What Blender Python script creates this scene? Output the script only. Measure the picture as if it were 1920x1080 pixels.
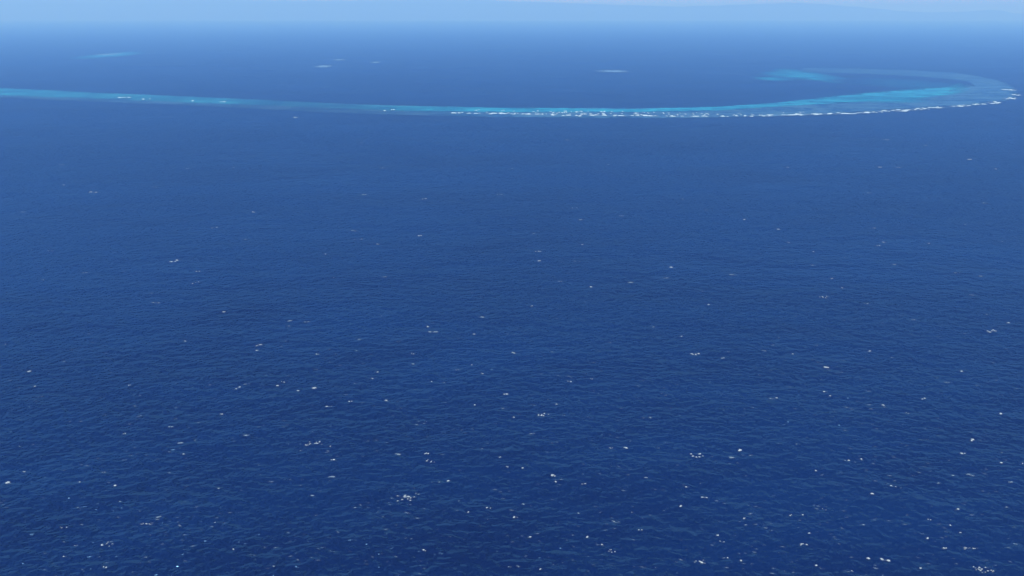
import bpy, math, random
import numpy as np
from mathutils import Vector, noise, Matrix
R = math.radians
sc = bpy.context.scene
for o in list(bpy.data.objects): bpy.data.objects.remove(o)

# ---------------------------------------------------------------- camera
H = 350.0                      # flying height in metres
FPX = 1478.0                   # focal length in pixels of a 1920 wide frame
PITCH = 19.45                  # degrees below the horizontal
cd = bpy.data.cameras.new('camera'); cam = bpy.data.objects.new('camera', cd)
sc.collection.objects.link(cam); sc.camera = cam
cd.sensor_width = 36.0; cd.lens = 36.0*FPX/1920.0
cd.clip_start = 0.05; cd.clip_end = 600000.0
cam.location = (0, 0, H); cam.rotation_euler = (R(90-PITCH), 0, 0)

# ---------------------------------------------------------------- sky, sun, exposure
SUN_EL, SUN_AZ = 52.0, 205.0   # azimuth clockwise from +Y: behind the camera, a little to its left
w = bpy.data.worlds.new('World'); sc.world = w; w.use_nodes = True
nt = w.node_tree; nt.nodes.clear()
sky = nt.nodes.new('ShaderNodeTexSky'); sky.sky_type = 'NISHITA'; sky.sun_disc = False
sky.sun_elevation = R(SUN_EL); sky.sun_rotation = R(SUN_AZ)
sky.altitude = 350; sky.air_density = 1.0; sky.dust_density = 0.6; sky.ozone_density = 2.5
bg = nt.nodes.new('ShaderNodeBackground'); bg.inputs['Strength'].default_value = 0.12
wo = nt.nodes.new('ShaderNodeOutputWorld')
nt.links.new(sky.outputs[0], bg.inputs[0]); nt.links.new(bg.outputs[0], wo.inputs[0])
sd = bpy.data.lights.new('sun', 'SUN'); so = bpy.data.objects.new('sun', sd); sc.collection.objects.link(so)
sd.energy = 3.5; sd.angle = R(0.5); sd.color = (1.0, 0.96, 0.9)
el, az = R(SUN_EL), R(SUN_AZ)
sdir = Vector((math.sin(az)*math.cos(el), math.cos(az)*math.cos(el), math.sin(el)))
so.rotation_euler = sdir.to_track_quat('Z', 'Y').to_euler(); so.location = sdir*2000
sc.view_settings.view_transform = 'Standard'; sc.view_settings.look = 'None'
sc.view_settings.gamma = 1.0; sc.view_settings.exposure = 0.62
sc.cycles.volume_bounces = 1

# ---------------------------------------------------------------- helpers
def at(px, py, z=0.0):
    """point of the plane z that shows at pixel px,py of the 1920x1080 photograph"""
    d = Vector(((px-960)/FPX, -(py-540)/FPX, -1.0))
    d = Matrix.Rotation(R(90-PITCH), 3, 'X') @ d
    t = (z-H)/d.z
    return Vector((d.x*t, d.y*t, z))

def tag(o, label=None, cat=None, group=None, kind=None):
    if label: o['label'] = label
    if cat: o['category'] = cat
    if group: o['group'] = group
    if kind: o['kind'] = kind
    return o

def mesh_obj(name, verts, faces, m, parent=None, smooth=True, attrs=None):
    me = bpy.data.meshes.new(name); me.from_pydata([tuple(v) for v in verts], [], faces)
    if attrs:
        for k, vals in attrs.items():
            a = me.attributes.new(k, 'FLOAT', 'POINT'); a.data.foreach_set('value', vals)
    if smooth: me.polygons.foreach_set('use_smooth', [True]*len(me.polygons))
    me.materials.append(m); me.update()
    o = bpy.data.objects.new(name, me); sc.collection.objects.link(o)
    if parent: o.parent = parent
    return o

class NT:
    def __init__(s, name):
        s.m = bpy.data.materials.new(name); s.m.use_nodes = True; s.t = s.m.node_tree; s.t.nodes.clear()
    def n(s, typ, **kw):
        nd = s.t.nodes.new(typ)
        for k, v in kw.items():
            if k.startswith('i_'):
                key = k[2:].replace('_', ' ')
                nd.inputs[key].default_value = v
            else: setattr(nd, k, v)
        return nd
    def l(s, a, b): s.t.links.new(a, b)
    def math(s, op, a, b=None, c=None, clamp=False):
        nd = s.t.nodes.new('ShaderNodeMath'); nd.operation = op; nd.use_clamp = clamp
        for i, v in enumerate((a, b, c)):
            if v is None: continue
            if isinstance(v, (int, float)): nd.inputs[i].default_value = v
            else: s.l(v, nd.inputs[i])
        return nd.outputs[0]
    def sstep(s, v, a, b):
        nd = s.t.nodes.new('ShaderNodeMapRange'); nd.interpolation_type = 'SMOOTHSTEP'
        s.l(v, nd.inputs[0]); nd.inputs[1].default_value = a; nd.inputs[2].default_value = b
        return nd.outputs[0]
    def mapped(s, rot, scale):
        g = s.n('ShaderNodeNewGeometry'); mp = s.n('ShaderNodeMapping')
        mp.inputs['Rotation'].default_value = (0, 0, R(rot)); mp.inputs['Scale'].default_value = scale
        s.l(g.outputs['Position'], mp.inputs['Vector']); return mp.outputs[0]
    def noise(s, rot, scale, detail=2.0, rough=0.5, dist=0.0):
        nd = s.n('ShaderNodeTexNoise', noise_dimensions='3D')
        nd.inputs['Scale'].default_value = 1.0; nd.inputs['Detail'].default_value = detail
        nd.inputs['Roughness'].default_value = rough; nd.inputs['Distortion'].default_value = dist
        s.l(s.mapped(rot, scale), nd.inputs['Vector']); return nd.outputs['Fac']
    def mix(s, f, a, b):
        nd = s.t.nodes.new('ShaderNodeMix'); nd.data_type = 'RGBA'
        if isinstance(f, (int, float)): nd.inputs[0].default_value = f
        else: s.l(f, nd.inputs[0])
        for i, v in ((6, a), (7, b)):
            if isinstance(v, tuple): nd.inputs[i].default_value = (*v, 1)
            else: s.l(v, nd.inputs[i])
        return nd.outputs[2]
    def wave_normal(s, k=1.0):
        """wind sea: short crested waves of about 25, 10, 5 and 2 metres, crests lying across the view"""
        tot = None
        gust = s.math('ADD', s.math('MULTIPLY', s.noise(-20, (1/520, 1/260, 1/300), 3, 0.6, 0.5), 1.8), 0.15)
        for rot, L, crest, h, det in WAVES:
            f = s.noise(rot, (1/(L*crest), 1/L, 1/L), det, 0.55, 0.3)
            f = s.math('MULTIPLY', f, h*k)
            if L < 15: f = s.math('MULTIPLY', f, gust)
            tot = f if tot is None else s.math('ADD', tot, f)
        b = s.n('ShaderNodeBump'); b.inputs['Strength'].default_value = 1.0
        b.inputs['Distance'].default_value = 1.0
        s.l(tot, b.inputs['Height']); return b.outputs[0]

    def water_surface(s, col, normal, alpha=None):
        """light scattered back by the water body under a wind roughened, blue tinted sky reflection"""
        d = s.n('ShaderNodeBsdfDiffuse'); s.l(col, d.inputs['Color']); s.l(normal, d.inputs['Normal'])
        g = s.n('ShaderNodeBsdfGlossy'); g.inputs['Roughness'].default_value = WATER_ROUGH
        g.inputs['Color'].default_value = (0.22, 0.52, 0.92, 1); s.l(normal, g.inputs['Normal'])
        f = s.n('ShaderNodeFresnel'); f.inputs['IOR'].default_value = 1.333; s.l(normal, f.inputs['Normal'])
        fac = s.math('MULTIPLY', s.math('MINIMUM', f.outputs[0], 0.35), 0.6)
        mx = s.n('ShaderNodeMixShader'); s.l(fac, mx.inputs[0]); s.l(d.outputs[0], mx.inputs[1]); s.l(g.outputs[0], mx.inputs[2])
        sh = mx.outputs[0]
        if alpha is not None:
            tr = s.n('ShaderNodeBsdfTransparent'); m2 = s.n('ShaderNodeMixShader')
            s.l(alpha, m2.inputs[0]); s.l(tr.outputs[0], m2.inputs[1]); s.l(sh, m2.inputs[2]); sh = m2.outputs[0]
        out = s.n('ShaderNodeOutputMaterial'); s.l(sh, out.inputs[0])

#        rot, wavelength, crest/wavelength, height, detail
WAVES = [(7, 58, 1.8, 6.5, 0.0), (-6, 21, 1.6, 4.8, 1.0), (-16, 10, 1.5, 4.2, 1.0), (12, 6.0, 1.35, 3.1, 1.0), (-24, 3.2, 1.2, 1.5, 1.0)]
WATER_ROUGH = 0.16

# ---------------------------------------------------------------- materials
def water_material():
    s = NT('deep_water')
    big = s.noise(8, (1/900, 1/420, 1/500), 3, 0.55, 0.4)
    mid = s.noise(-14, (1/160, 1/60, 1/60), 3, 0.6, 0.4)
    v = s.math('ADD', s.math('MULTIPLY', big, 0.65), s.math('MULTIPLY', mid, 0.35))
    col = s.mix(s.sstep(v, 0.35, 0.65), (0.0001, 0.0026, 0.034), (0.0003, 0.0085, 0.058))
    s.water_surface(col, s.wave_normal()); return s.m

def shallow_material(name, c0, c1, lo=0.0, hi=0.35, amp=0.7, gain=1.0, rot=2):
    """water over reef or sand; the attribute 'body' falls to 0 at the edge, where deep water shows through"""
    s = NT(name)
    a = s.n('ShaderNodeAttribute', attribute_name='body').outputs['Fac']
    n1 = s.noise(rot, (1/190, 1/90, 1/90), 4, 0.65, 0.8); n2 = s.noise(-rot, (1/38, 1/30, 1/30), 4, 0.7)
    nn = s.math('ADD', s.math('MULTIPLY', n1, 0.6), s.math('MULTIPLY', n2, 0.4))
    v = s.math('ADD', a, s.math('MULTIPLY', s.math('SUBTRACT', nn, 0.5), amp))
    alpha = s.math('MULTIPLY', s.sstep(v, lo, hi), gain)
    alpha = s.math('MULTIPLY', alpha, s.sstep(a, 0.0, 0.12))
    alpha = s.math('MULTIPLY', alpha, s.n('ShaderNodeAttribute', attribute_name='cover').outputs['Fac'])
    col = s.mix(s.sstep(nn, 0.38, 0.62), c0, c1)
    s.water_surface(col, s.wave_normal(0.6), alpha); return s.m

def foam_material(name, base=0.5, lo=0.25, hi=0.9, amp=0.5, cell=1.5, gain=1.0, tint=(0.74, 0.89)):
    """aerated water: 'body' is the thickness of the foam, thin foam lets the dark sea through"""
    s = NT(name)
    a = s.n('ShaderNodeAttribute', attribute_name='body').outputs['Fac']
    nn = s.noise(0, (1/cell, 1/cell, 1/cell), 3, 0.65)
    v = s.math('ADD', a, s.math('MULTIPLY', s.math('SUBTRACT', nn, 0.5), amp))
    p = s.n('ShaderNodeBsdfPrincipled'); p.inputs['Roughness'].default_value = 0.7
    p.inputs['Specular IOR Level'].default_value = 0.2
    p.inputs['Base Color'].default_value = (base*tint[0], base*tint[1], base, 1)
    s.l(s.math('MULTIPLY', s.sstep(v, lo, hi), gain), p.inputs['Alpha'])
    out = s.n('ShaderNodeOutputMaterial'); s.l(p.outputs[0], out.inputs[0]); return s.m

M_water = water_material()
M_flat = shallow_material('reef_flat_water', (0.003, 0.036, 0.10), (0.045, 0.12, 0.18), gain=0.95, amp=1.3)
M_sand = shallow_material('sand_shelf_water', (0.001, 0.11, 0.20), (0.02, 0.30, 0.40), hi=0.65, amp=1.2, gain=0.95)
M_shoal = shallow_material('shoal_water', (0.001, 0.12, 0.21), (0.004, 0.22, 0.32), lo=0.05, hi=0.9, amp=1.1, gain=0.8)
M_lagoon = shallow_material('lagoon_water', (0.001, 0.04, 0.10), (0.004, 0.09, 0.18), lo=0.0, hi=1.0, amp=0.9, gain=0.65)
M_cay = shallow_material('sandbar_water', (0.10, 0.22, 0.34), (0.22, 0.36, 0.46), lo=0.05, hi=0.9, amp=1.0, gain=0.7)
M_foam = foam_material('fresh_foam', 0.45, 0.05, 0.95)
M_mid = foam_material('broken_foam', 0.40, 0.05, 0.8, gain=0.9)
M_thin = foam_material('thin_foam', 0.38, 0.05, 0.95, gain=0.6, tint=(0.6, 0.82))
M_surf = foam_material('surf_foam', 0.72, -0.1, 0.6, 0.9, 14.0, 0.9, (0.66, 0.90))

# ---------------------------------------------------------------- sea
def build_sea():
    rings = [0.0]; r = 60.0
    while r < 110000: rings.append(r); r *= 1.12
    rings.append(110000.0)
    n = 96; V = [(0, 0, 0)]; F = []
    for r in rings[1:]:
        for k in range(n):
            a = 2*math.pi*k/n; V.append((r*math.cos(a), r*math.sin(a), 0))
    for k in range(n): F.append((0, 1+k, 1+(k+1) % n))
    for i in range(len(rings)-2):
        b0, b1 = 1+i*n, 1+(i+1)*n
        for k in range(n):
            k2 = (k+1) % n; F.append((b0+k, b1+k, b1+k2, b0+k2))
    return tag(mesh_obj('water', V, F, M_water), kind='structure')
build_sea()

# ---------------------------------------------------------------- hills on the horizon
def build_hills():
    prof = [(-700, 10), (-300, 2), (0, -2), (300, -2), (460, 0), (600, 1), (800, -1), (960, 1), (1100, 7), (1200, 10), (1280, 12),
            (1390, 8), (1480, 5), (1560, 8), (1620, 14), (1700, 21), (1760, 22), (1800, 22), (1860, 18), (1920, 26), (2100, 30), (2500, 33)]
    xs = np.array([p[0] for p in prof], float); ys = np.array([p[1] for p in prof], float)
    D = 31000.0; V = []; F = []; nx, ny = 360, 26
    c, s_ = math.cos(R(PITCH)), math.sin(R(PITCH))
    for i in range(nx+1):
        px = -700 + 3200*i/nx
        py = float(np.interp(px, xs, ys)) + 2.2*noise.noise(Vector((px*0.013, 3, 0))) + 1.6*noise.noise(Vector((px*0.045, 9, 0)))
        dy = -(py-540)/FPX; dz = dy*c - s_; fy = dy*s_ + c
        top = max(H + dz/fy*D, 40)
        wx = (px-960)/FPX/fy*D
        for j in range(ny+1):
            t = j/ny*2-1
            prof_t = max(0.0, 1-abs(t)**0.9)
            rough = 1 + 0.30*noise.fractal(Vector((wx/1800, t*3, 0)), 1.0, 2.0, 4)*(1-prof_t)
            z = top*prof_t*rough - 5
            V.append((wx*(1+t*0.09), D+t*(2600+1700*noise.fractal(Vector((wx/3500, 5, 0)), 1.0, 2.0, 4)), max(z, -0.6)))
    for i in range(nx):
        for j in range(ny):
            a = i*(ny+1)+j; F.append((a, a+ny+1, a+ny+2, a+1))
    s = NT('far_hill_forest')
    nn = s.noise(0, (1/700, 1/700, 1/400), 4, 0.6)
    p = s.n('ShaderNodeBsdfPrincipled'); p.inputs['Roughness'].default_value = 0.9
    s.l(s.mix(nn, (0.015, 0.03, 0.02), (0.04, 0.055, 0.035)), p.inputs['Base Color'])
    out = s.n('ShaderNodeOutputMaterial'); s.l(p.outputs[0], out.inputs[0])
    return tag(mesh_obj('hills', V, F, s.m), kind='structure')
build_hills()

# ---------------------------------------------------------------- reef
def resample(pts, n):
    P = np.array(pts, float); seg = np.r_[0, np.cumsum(np.linalg.norm(np.diff(P[:, :2], axis=0), axis=1))]
    t = np.linspace(0, seg[-1], n)
    Q = np.stack([np.interp(t, seg, P[:, k]) for k in range(P.shape[1])], 1)
    for _ in range(3):
        Q[1:-1] = (Q[:-2]+2*Q[1:-1]+Q[2:])/4
    return Q

def strip(name, pairs, m, z, n=260, nv=9, parent=None, ends=(0.03, 0.03)):
    """sheet between two edge lines; pairs of (x_in, y_in, x_out, y_out) in the photograph's pixels on the water"""
    Q = resample([p if len(p) == 5 else (*p, 1.0) for p in pairs], n); V = []; F = []; B = []; C = []
    for i, q in enumerate(Q):
        u = i/(n-1); e = 1.0
        if ends[0]: e = min(e, u/ends[0])
        if ends[1]: e = min(e, (1-u)/ends[1])
        a = at(q[0], q[1], z); b = at(q[2], q[3], z)
        for j in range(nv):
            v = j/(nv-1); V.append(a.lerp(b, v)); B.append(min(1-abs(2*v-1)**1.6, e)); C.append(q[4])
    for i in range(n-1):
        for j in range(nv-1):
            k = i*nv+j; F.append((k, k+1, k+nv+1, k+nv))
    return mesh_obj(name, V, F, m, parent, attrs={'body': B, 'cover': C})

reef = bpy.data.objects.new('coral_reef', None); sc.collection.objects.link(reef)
tag(reef, 'long curved turquoise coral reef crossing the sea and hooking back at the right', 'reef')
# whole reef flat with its hook at the right: inner x,y, outer x,y
strip('reef_flat', [(-260, 152, -260, 174, .8), (0, 164, 0, 184, .8), (150, 171, 150, 190, .7), (300, 178, 300, 196, .8), (450, 185, 450, 203, .6), (600, 192, 600, 211, .45), (750, 197, 750, 216, .7),
      (900, 200, 900, 220, 1), (1050, 201, 1050, 222.5, 1), (1200, 202, 1200, 222.5, 1), (1350, 200, 1350, 221, 1), (1450, 194, 1450, 219, 1), (1550, 184, 1550, 216, 1), (1640, 176, 1640, 211, 1),
      (1720, 171, 1720, 206, 1), (1780, 166, 1800, 201, 1), (1810, 162, 1860, 195, 1), (1822, 159, 1900, 188, 1), (1820, 156, 1914, 180, 1), (1812, 153, 1912, 170, 1), (1800, 151, 1895, 157, .9),
      (1770, 147, 1850, 145, .9), (1730, 144, 1790, 136, .85), (1660, 140, 1700, 131, .75), (1580, 137, 1600, 128, .7), (1500, 136, 1500, 127, .7)],
      M_flat, 0.25, n=700, parent=reef, ends=(0, 0.02))
strip('sand_shelf', [(-260, 150, -260, 168, .8), (0, 164, 0, 180, .75), (150, 171, 150, 185, .6), (300, 178, 300, 191, .55), (420, 183, 420, 196, .6), (520, 188, 520, 199, .3), (640, 194, 640, 204, .25), (760, 198, 760, 209, .6), (900, 200, 900, 211, .9),
      (1050, 202, 1050, 211, 1), (1200, 203, 1200, 211, 1), (1350, 199, 1350, 208, 1), (1450, 192, 1450, 201, .9), (1550, 181, 1550, 196, .9), (1640, 171, 1640, 191, 1), (1720, 165, 1720, 187, 1),
      (1780, 161, 1790, 178, .9), (1800, 154, 1830, 168, .7), (1790, 147, 1800, 159, .5)], M_sand, 0.5, n=500, parent=reef, ends=(0, 0.04))

# ---------------------------------------------------------------- far shoals
def patch(name, px, py, w_px, h_px, m, label, cat, seed=0, z=0.4, lobes=0.35, group=None):
    c = at(px, py); rx = (at(px+w_px/2, py)-c).length; ry = (at(px, py-h_px/2)-at(px, py+h_px/2)).length/2
    V = [(0, 0, z)]; B = [1.0]; F = []; n, k = 64, 10
    for j in range(1, k+1):
        for i in range(n):
            a = 2*math.pi*i/n; q = Vector((math.cos(a)*1.3, math.sin(a)*1.3, seed*7.3))
            rr = (1+lobes*noise.fractal(q, 1.0, 2.0, 3))*j/k
            V.append((rx*rr*math.cos(a), ry*rr*math.sin(a), z)); B.append(1-(j/k)**1.5)
    for i in range(n): F.append((0, 1+i, 1+(i+1) % n))
    for j in range(k-1):
        for i in range(n):
            a, b = 1+j*n+i, 1+j*n+(i+1) % n; F.append((a, a+n, b+n, b))
    o = mesh_obj(name, V, F, m, attrs={'body': B, 'cover': [1.0]*len(V)}); o.location = c
    return tag(o, label, cat, group)

patch('shoal', 212, 103, 84, 15, M_shoal, 'blue green shoal far beyond the reef at the upper left', 'shoal', 1)
patch('sandbar', 205, 102, 42, 4, M_cay, 'pale streak of sand in the middle of the upper left shoal', 'sandbar', 2, z=0.8)
patch('sandbar', 606, 124.5, 44, 4.5, M_cay, 'longest white sandbar of the three left of centre beyond the reef', 'sandbar', 3)
patch('sandbar', 636, 112, 26, 3, M_cay, 'small pale sandbar just above and right of the longest one', 'sandbar', 4)
patch('sandbar', 705, 117, 24, 3.5, M_cay, 'small pale sandbar standing apart at the right of the three', 'sandbar', 5)
patch('sandbar', 1150, 133.5, 72, 5, M_cay, 'lone long pale sandbar beyond the middle of the reef', 'sandbar', 6)
patch('shoal', 1500, 141, 150, 24, M_shoal, 'turquoise shoal inside the hook of the reef', 'shoal', 8)
patch('shoal', 1445, 148, 90, 9, M_shoal, 'thin turquoise shoal pointing left from the reef hook', 'shoal', 9, z=0.8)
patch('shoal', 1660, 186, 200, 14, M_shoal, 'bright turquoise sand pool along the inner side of the reef hook', 'shoal', 10, z=0.8)

patch('shoal', 1715, 158, 230, 26, M_lagoon, 'faint blue shallows filling the right end of the reef loop', 'shoal', 12, z=0.15)

# ---------------------------------------------------------------- foam
def foam(name, px, py, w_px, m, seed, aspect=0.5, height=0.5, cells=26, yaw=None, z=0.2, deep=None, holes=0.9, lumps=None):
    """broken patch of foam: a humped sheet made of a few crest lumps and thin lace, ragged outline, real gaps"""
    rnd = random.Random(seed); c = at(px, py); L = (at(px+w_px/2, py)-at(px-w_px/2, py)).length
    W = L*aspect if deep is None else deep
    V = []; F = []; B = []; idx = {}
    nx = cells; ny = max(8, int(cells*min(1.0, W/L*1.2)))
    off = Vector((seed*3.17, seed*1.31, 0))
    nl = lumps if lumps else rnd.choice((1, 2, 2, 3))
    LM = []
    for q in range(nl):
        sx = rnd.uniform(0.18, 0.42)*(1.3 if nl == 1 else (1.0 if nl < 4 else (2.2/nl)**0.75)); sy = sx*rnd.uniform(0.8, 1.7)
        LM.append((rnd.uniform(-0.75, 0.75), rnd.uniform(-0.7, 0.7), sx, sy, rnd.uniform(-0.6, 0.6), rnd.uniform(0.7, 1.3)))
    val = np.zeros((nx+1, ny+1))
    for i in range(nx+1):
        for j in range(ny+1):
            u = i/nx*2-1; v = j/ny*2-1
            f = -0.12
            for x0, y0, sx, sy, sk, g in LM:
                du = u-x0; dv = v-y0-sk*du; f += g*math.exp(-(du/sx)**2-(dv/sy)**2)
            q = Vector((u*2.6, v*2.6*W/L*1.5, 0))+off
            lace = holes*(0.25+0.5*noise.fractal(q, 0.9, 2.1, 4))
            f += lace*max(0.0, 1-(u*u+v*v)*1.1)*(0.9 if nl < 4 else 0.45) + 0.25*noise.noise(q*2.3)
            edge = min(1.0, (1-abs(u))*6, (1-abs(v))*6)
            val[i, j] = f*edge-(1-edge)*0.3
    def vid(i, j):
        if (i, j) not in idx:
            b = max(0.0, min(1.0, val[i, j])); idx[(i, j)] = len(V)
            V.append(((i/nx-0.5)*L*1.1, (j/ny-0.5)*W*1.1, z+height*b*(0.7+0.6*rnd.random()))); B.append(b)
        return idx[(i, j)]
    for i in range(nx):
        for j in range(ny):
            if max(val[i, j], val[i+1, j], val[i, j+1], val[i+1, j+1]) > 0.02:
                F.append((vid(i, j), vid(i+1, j), vid(i+1, j+1), vid(i, j+1)))
    if not F: return foam(name, px, py, w_px, m, seed+977, aspect, height, cells, yaw, z, deep, holes, lumps)
    o = mesh_obj(name, V, F, m, attrs={'body': B}); o.location = c
    o.rotation_euler.z = rnd.uniform(-0.25, 0.25) if yaw is None else yaw
    return o

# --- breakers on the outer edge of the reef: pixel x, y, width, depth in metres
rnd = random.Random(5)
def ridge_y(x):
    return float(np.interp(x, [0, 240, 420, 730, 850, 960, 1100, 1300, 1450, 1600, 1700, 1800, 1860, 1885], [181, 184, 191, 208, 211.5, 214.5, 217, 218, 217, 213, 206.5, 199, 193, 188]))
br = []
for x, y, wd, dp in [(235, 183.5, 32, 34), (272, 186.5, 20, 26), (363, 189.5, 8, 22), (418, 191.5, 16, 28), (721, 208, 7, 22), (735, 206.5, 9, 26), (555, 221, 9, 12)]:
    br.append((x, y, wd, dp, 'lone'))
x = 846
while x < 1440:
    wd = rnd.uniform(8, 26); br.append((x+wd/2, ridge_y(x)+rnd.uniform(-0.7, 0.7), wd*1.5, rnd.uniform(22, 44), 'row')); x += wd+rnd.uniform(1, 13)
while x < 1876:
    wd = rnd.uniform(22, 46); br.append((x+wd/2, ridge_y(x+wd/2)+rnd.uniform(-0.3, 0.3), wd*1.7, rnd.uniform(34, 62), 'line')); x += wd+rnd.uniform(-4, 4)
LG = {'lone': 'isolated breakers on the left of the reef', 'row': 'breakers along the middle of the reef', 'line': 'breakers along the right of the reef'}
ORD = 'first second third fourth fifth sixth seventh eighth ninth tenth eleventh twelfth thirteenth fourteenth fifteenth sixteenth seventeenth eighteenth nineteenth twentieth'.split()
cnt = {}
for _, _, _, _, kind in br: cnt[kind] = cnt.get(kind, 0)+1
seen = {}
TAIL = {'lone': 'isolated breakers on the left stretch of the reef', 'row': 'broken row along the middle of the reef edge', 'line': 'solid surf line at the right of the reef'}
def breaker_label(kind):
    i = seen.get(kind, 0); seen[kind] = i+1; n = cnt[kind]
    if kind == 'lone': return f'{LONE[i]}'
    w = f'{ORD[i]} breaker from the left' if i < (n+1)//2 else f'{ORD[n-1-i]} breaker from the right'
    return f'{w} in the {TAIL[kind]}'
LONE = ['long low white breaker, leftmost on the calm left stretch of the reef', 'shorter white breaker just right of the leftmost long one on the reef',
        'tiny fleck of surf alone on the calm left stretch of the reef', 'small pale breaker at the right end of the calm left stretch of reef',
        'left one of two tiny breakers just before the broken surf row starts', 'right one of two tiny breakers just before the broken surf row starts',
        'faint speckled surf in dark water just below the reef edge, left of centre']
for k, (x, y, wd, dp, kind) in enumerate(br):
    o = foam('breaker', x, y, wd, M_surf, 100+k, height=1.6, cells=30, deep=dp, z=0.8, holes=1.2, lumps=7 if kind == 'line' else 4)
    if kind == 'line' :
        a, b = at(x-5, ridge_y(x-5)), at(x+5, ridge_y(x+5)); o.rotation_euler.z = math.atan2(b.y-a.y, b.x-a.x)
    tag(o, breaker_label(kind), 'breaker', LG[kind])
for x, y, wd, dp, lab in [(1893, 185, 36, 60, 'thick white breaker at the foot of the reef tip at the far right'),
                          (1902, 178.5, 26, 60, 'middle breaker of the three on the reef tip at the far right'),
                          (1896, 169, 30, 60, 'faint uppermost breaker on the reef tip at the far right')]:
    tag(foam('breaker', x, y, wd, M_surf, int(x), height=1.6, cells=34, deep=dp, z=0.8, yaw=0.25, holes=1.2, lumps=6), lab, 'breaker')
# foam flecks washed in over the flat behind the breakers
FP = ['leftmost scattered', 'middle scattered', 'rightmost scattered']
for k in range(90):
    x = rnd.triangular(850, 1600, 1050); y = ridge_y(x)-rnd.uniform(1.5, 8)*(1 if x < 1450 else 0.6)
    tag(foam('foam_patch', x, y, rnd.uniform(3, 9), M_surf, 400+k, height=0.8, cells=12, deep=rnd.uniform(10, 20), z=0.8, holes=1.0),
        'small fleck of broken foam behind the ' + FP[0 if x < 1030 else (1 if x < 1280 else 2)] + ' breakers', 'foam', 'foam flecks behind the ' + FP[0 if x < 1030 else (1 if x < 1280 else 2)] + ' breakers')

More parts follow.
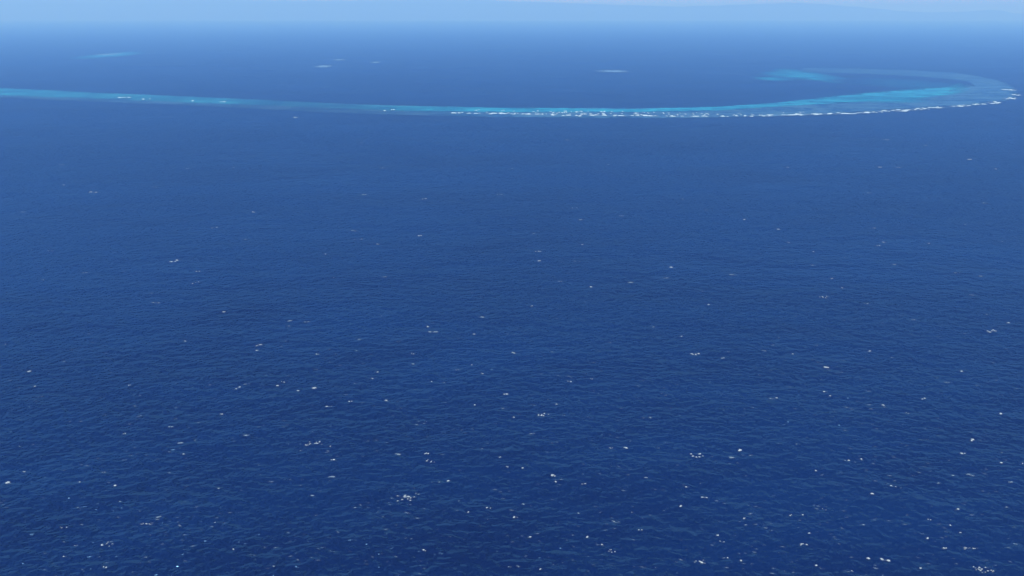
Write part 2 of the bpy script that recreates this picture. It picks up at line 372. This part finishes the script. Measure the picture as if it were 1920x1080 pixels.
# --- whitecaps on the open sea: pixel x, y, width, brightness
WC = """119 309 10 4,121 347 8 3,177 361 16 8,286 351 10 5,350 316 8 3,440 314 8 3,45 398 10 4,401 427 10 8,475 398 8 6,325 491 10 8,335 488 10 7,370 509 8 7,360 532 8 8,370 529 8 7,93 471 9 3,80 525 8 3,157 512 8 3,463 449 6 3
722 315 10 5,797 373 10 6,787 442 8 9,709 458 8 6,608 477 6 9,663 433 10 4,671 449 10 4,938 365 8 3,722 519 8 4,686 365 10 3,625 521 6 3,959 316 6 3
1139 309 6 4,1275 373 8 5,1330 393 12 4,1396 412 7 9,1163 405 8 5,1092 412 10 5,1078 390 8 3,1091 459 7 6,1009 472 9 9,1012 489 9 7,1259 502 9 6,1250 522 12 5,1375 515 10 5,1048 528 8 4,1082 490 8 4,1180 530 14 3,1001 438 8 4
1476 314 6 7,1649 314 9 7,1688 314 12 4,1634 362 9 5,1737 273 8 5,1816 299 10 6,1866 317 6 7,1870 299 10 4,1844 381 9 5,1457 430 8 8,1478 455 9 6,1524 472 5 7,1659 455 9 9,1647 461 6 6,1739 457 10 7,1676 496 10 5,1795 512 7 5,1561 523 9 8,1525 497 8 4,1841 518 10 4,1636 428 8 3,1812 421 8 4,1880 453 8 3,1580 540 8 6
7 647 9 9,347 640 7 7,291 568 14 4,417 586 10 6,55 697 10 6,66 725 6 6,118 678 7 4,244 723 6 9,459 721 6 5,416 777 9 7,372 793 7 5,320 801 10 5
545 602 10 5,545 612 8 5,577 604 10 3,595 665 6 7,629 664 5 4,488 648 16 6,481 658 8 9,774 664 10 9,673 637 10 3,803 613 9 6,812 623 14 5,887 627 8 6,903 595 12 4,746 641 6 4,775 683 8 3,859 693 10 8,885 685 4 7,905 701 8 6,705 699 10 6,697 710 12 6,531 717 8 8,522 723 12 7,558 733 8 7,589 728 14 7,808 716 5 8,834 718 7 4,657 753 8 7,725 751 7 6,889 760 7 8,949 740 10 7,946 767 12 4,669 719 8 3
998 574 8 8,1328 572 10 6,1277 631 7 7,1356 672 8 9,1365 660 6 5,1432 658 10 5,965 662 12 9,1067 716 10 8,1109 711 7 9,1027 749 5 5,1044 759 8 7,962 783 7 7,1055 779 7 5,1223 783 10 4,1239 738 4 5,1408 765 7 4,1224 613 8 3
1848 590 5 5,1890 606 10 8,1486 664 6 8,1530 648 7 5,1628 660 14 6,1676 671 8 5,1808 626 5 5,1806 697 10 8,1547 735 7 9,1557 743 6 8,1456 747 8 7,1445 748 10 5,1546 689 14 6,1656 761 10 6,1634 767 7 5,1468 797 5 5,1625 570 8 4,1823 553 10 5,1714 600 10 3,1780 718 12 5,1700 775 12 4
46 885 7 9,234 814 7 6,338 831 10 5,345 852 5 9,222 940 9 5,147 905 7 7,233 863 7 5,196 886 8 4,115 990 7 8,127 990 6 8,143 1024 8 6,122 1044 7 6,410 917 5 9,402 980 8 6,440 1031 10 6,143 952 8 4,295 970 12 3,274 1045 6 4,464 816 12 5
565 845 8 5,620 837 8 6,624 863 8 8,748 852 12 5,823 905 7 5,905 842 6 5,938 858 7 8,949 876 8 8,861 940 5 5,879 962 10 7,917 953 10 6,795 1033 8 6,662 953 8 5,594 967 7 5,515 1062 8 4,621 895 12 4,588 930 10 4,957 1063 7 5
1000 813 12 5,1145 841 8 6,1171 841 12 9,1407 854 7 8,1376 859 12 4,980 879 6 8,1040 892 12 6,1044 904 8 9,1095 907 10 7,1210 896 7 7,1311 907 6 6,1277 950 9 7,1187 962 7 8,965 970 10 7,980 946 8 4,1152 978 14 5,1087 963 7 4,1201 995 9 6,992 1008 9 6,1099 1008 8 6,1069 1003 9 4,1130 1023 8 6,1343 1004 9 8,1354 1017 9 7,1365 1046 8 8,1390 1052 7 6,1016 1068 9 6,1395 973 6 7,1400 985 7 5
1532 883 8 7,1805 851 10 7,1879 868 9 9,1916 870 6 9,1845 881 12 4,1816 891 14 5,1790 891 12 5,1496 833 6 5,1713 892 6 5,1760 907 10 5,1793 957 14 6,1545 956 7 6,1482 967 9 7,1503 966 6 6,1772 1029 8 7,1529 1061 9 8,1598 1072 6 9,1742 975 7 7,1783 986 6 6,1802 999 8 6,1725 1066 7 6,1896 905 10 5,1890 952 10 4,1615 984 9 4,1900 1020 10 5
672 268 10 4,1070 262 16 4,1660 262 9 5"""
MARKS = [(1113, 538, 'bright round central whitecap'), (447, 728, 'bright slanted whitecap left of centre'), (588, 832, 'ragged foam cluster at lower left'),
         (808, 865, 'double peaked whitecap'), (768, 933, 'biggest foam streak'), (272, 984, 'slanted whitecap at lower left'), (14, 907, 'bright whitecap at the left edge'),
         (1018, 778, 'paired flat whitecap'), (1303, 664, 'long flat whitecap'), (1546, 558, 'long pointed whitecap'), (1862, 622, 'paired whitecap near right edge'),
         (1731, 748, 'lone bright whitecap at right'), (1307, 855, 'bright arched whitecap'), (1290, 913, 'round greyish whitecap'), (1148, 1034, 'star shaped whitecap'),
         (1313, 1052, 'arrow shaped foam patch'), (1600, 863, 'two close whitecaps at lower right'), (1820, 1029, 'thin curved foam trail'), (1502, 1022, 'thin straight foam line'),
         (1645, 1049, 'two slanted whitecaps'), (1893, 185, 'reef tip'), (1300, 218, 'breaker row'), (480, 190, 'left stretch of the reef'), (617, 763, 'bright whitecap below the thin streaks'),
         (217, 911, 'round very bright whitecap'), (1822, 826, 'flat bright whitecap at lower right'), (202, 1021, 'long low whitecap at lower left'), (0, 540, 'left edge'), (1920, 420, 'right edge')]
def where(x, y):
    d2, mx_, my_, nm = min(((x-a)**2+(y-b)**2, a, b, n) for a, b, n in MARKS)
    d = math.sqrt(d2); ang = math.degrees(math.atan2(-(y-my_), x-mx_)) % 360
    dr = ['right', 'upper right', 'above', 'upper left', 'left', 'lower left', 'below', 'lower right'][int((ang+22.5)//45) % 8]
    pre = 'just' if d < 45 else ('somewhat' if d < 100 else ('well' if d < 180 else 'far'))
    if dr in ('above', 'below'): return f'{pre} {dr} the {nm}'
    if dr in ('left', 'right'): return f'{pre} {dr} of the {nm}'
    return f'{pre} to {dr} of the {nm}'
k = 0
for line in WC.split('\n'):
    for e in line.split(','):
        x, y, wd, b = map(float, e.split()); k += 1
        o = foam('whitecap', x, y, wd*(1.15 if b > 5 else 1.5)*(1.25 if y < 520 else 1.0), M_foam if b >= 8 else (M_mid if b > 5 else M_thin), 600+k,
                 aspect=0.55 if b > 5 else 0.4, height=0.6 if b > 5 else 0.25, cells=16, holes=0.9 if b > 5 else 1.1)
        bright = 'bright' if b >= 8 else ('white' if b > 5 else 'faint')
        tag(o, f'small {bright} whitecap {where(x, y)}', 'whitecap', f'small {bright} whitecaps {where(x, y)}')
# the ones that stand out: clusters are one patch each
BIG = [(1113, 538, 13, 'bright round whitecap alone in the very centre right of the photo'),
       (447, 728, 13, 'bright slanted whitecap right of the centre left, alone above the small ones'),
       (617, 763, 11, 'bright whitecap below a row of thin streaks, left of centre'),
       (588, 832, 30, 'ragged scattered whitecap cluster in the lower left, first bright one above the bottom edge'),
       (799, 851, 9, 'small bright whitecap just above a wider one in the lower middle'),
       (808, 865, 20, 'wide double peaked whitecap just below a small bright one in the lower middle'),
       (843, 902, 9, 'bright round whitecap up and right of the biggest foam streak near the bottom'),
       (768, 933, 46, 'biggest ragged foam streak, near the bottom left of centre'),
       (272, 984, 18, 'slanted whitecap in the lower left with thin foam trailing at its left'),
       (202, 1021, 20, 'long low whitecap near the bottom left corner'),
       (196, 1065, 8, 'round bright whitecap at the bottom edge on the left'),
       (217, 911, 8, 'round very bright whitecap in the lower left, alone in dark water'),
       (14, 907, 13, 'bright whitecap at the left edge of the photo in the lower part'),
       (1018, 778, 22, 'paired flat whitecap in the middle of the lower half'),
       (1303, 664, 20, 'long flat whitecap right of centre at mid height'),
       (1546, 558, 16, 'long pointed whitecap alone in the upper right of the middle band'),
       (1862, 622, 22, 'paired bright whitecap near the right edge at mid height'),
       (1731, 748, 10, 'bright whitecap alone on the right, lower middle band'),
       (1879, 776, 10, 'flat bright whitecap near the right edge below mid height'),
       (1307, 855, 24, 'bright arched whitecap with two faint lobes at its left, lower right of centre'),
       (1385, 845, 10, 'compact very bright whitecap just right of an arched one'),
       (1290, 913, 10, 'round greyish whitecap in the lower right of centre'),
       (1321, 933, 12, 'bright half moon whitecap just below a round greyish one'),
       (1148, 1034, 15, 'star shaped bright whitecap near the bottom in the middle'),
       (1313, 1052, 24, 'ragged arrow shaped foam patch near the bottom right of centre'),
       (1588, 864, 8, 'left and brighter of two close whitecaps in the lower right'),
       (1612, 862, 10, 'right and flatter of two close whitecaps in the lower right'),
       (1822, 826, 11, 'flat bright whitecap in the lower right above scattered foam'),
       (1674, 912, 9, 'small arched whitecap in the lower right'),
       (1638, 928, 11, 'bright whitecap just left of and below a small arched one, lower right'),
       (1522, 1001, 13, 'bright flat whitecap above a long thin foam line in the lower right'),
       (1502, 1022, 24, 'long thin straight foam line in the lower right'),
       (1738, 1009, 11, 'pointed whitecap in the lower right, left end of a foam trail'),
       (1820, 1029, 30, 'long thin curved foam trail near the bottom right corner'),
       (1629, 1047, 12, 'left one of two slanted whitecaps near the bottom right'),
       (1660, 1051, 14, 'right and bigger one of two slanted whitecaps near the bottom right'),
       (1845, 1069, 36, 'wide patch of scattered foam at the bottom right corner')]
for k, (x, y, wd, lab) in enumerate(BIG):
    thin = 'thin' in lab; wide = wd > 25 and not thin
    o = foam('whitecap', x, y, wd*1.25, M_mid if wd > 28 else M_foam, 1500+k, aspect=0.25 if thin else (0.5 if wide else 0.6), height=0.7, cells=36 if wd > 14 else 22,
             holes=1.2 if wide else 0.8, lumps=16 if wd > 28 else (7 if wd > 14 else None))
    tag(o, lab, 'whitecap')

# --- countless tiny crest flecks between the whitecaps: one object
def build_flecks():
    rnd = random.Random(77); V = []; F = []; B = []
    for k in range(3200):
        px = rnd.uniform(-60, 1980); py = 230+880*rnd.random()**0.6
        dens = 0.35+0.65*noise.noise(Vector((px/170, py/60, 4)))+0.35*max(0, (px-900)/1000)*max(0, (py-500)/580)
        if rnd.random() > dens*1.2: continue
        c = at(px, py, 0.25); L = rnd.uniform(0.8, 2.4)*(1+0.0006*c.y); W = L*rnd.uniform(0.2, 0.45); a = rnd.gauss(-0.12, 0.3)
        b0 = len(V); V.append(c); B.append(rnd.uniform(0.2, 0.9)); n = 7
        for i in range(n):
            t = 2*math.pi*i/n; r = rnd.uniform(0.6, 1.2); x, y = L*r*math.cos(t), W*r*math.sin(t)
            V.append((c.x+x*math.cos(a)-y*math.sin(a), c.y+x*math.sin(a)+y*math.cos(a), 0.22)); B.append(0.0)
        for i in range(n): F.append((b0, b0+1+i, b0+1+(i+1) % n))
    return tag(mesh_obj('foam_flecks', V, F, M_thin, attrs={'body': B}), kind='stuff')
build_flecks()

# ---------------------------------------------------------------- haze
def build_haze():
    X, top, bot = 115000.0, 880.0, -1.0
    V = [(x, y, z) for z in (bot, top) for x, y in ((-X, -X), (X, -X), (X, X), (-X, X))]
    F = [(3, 2, 1, 0), (4, 5, 6, 7), (0, 1, 5, 4), (1, 2, 6, 5), (2, 3, 7, 6), (3, 0, 4, 7)]
    m = bpy.data.materials.new('haze_air'); m.use_nodes = True; t = m.node_tree; t.nodes.clear()
    v = t.nodes.new('ShaderNodeVolumePrincipled'); v.inputs['Color'].default_value = (0.18, 0.435, 1.0, 1); v.inputs['Absorption Color'].default_value = (0.58, 0.56, 1.0, 1)
    v.inputs['Density'].default_value = 1.48e-4; v.inputs['Anisotropy'].default_value = 0.0
    out = t.nodes.new('ShaderNodeOutputMaterial'); t.links.new(v.outputs[0], out.inputs['Volume'])
    o = mesh_obj('haze', V, F, m, smooth=False); return tag(o, kind='stuff')
build_haze()
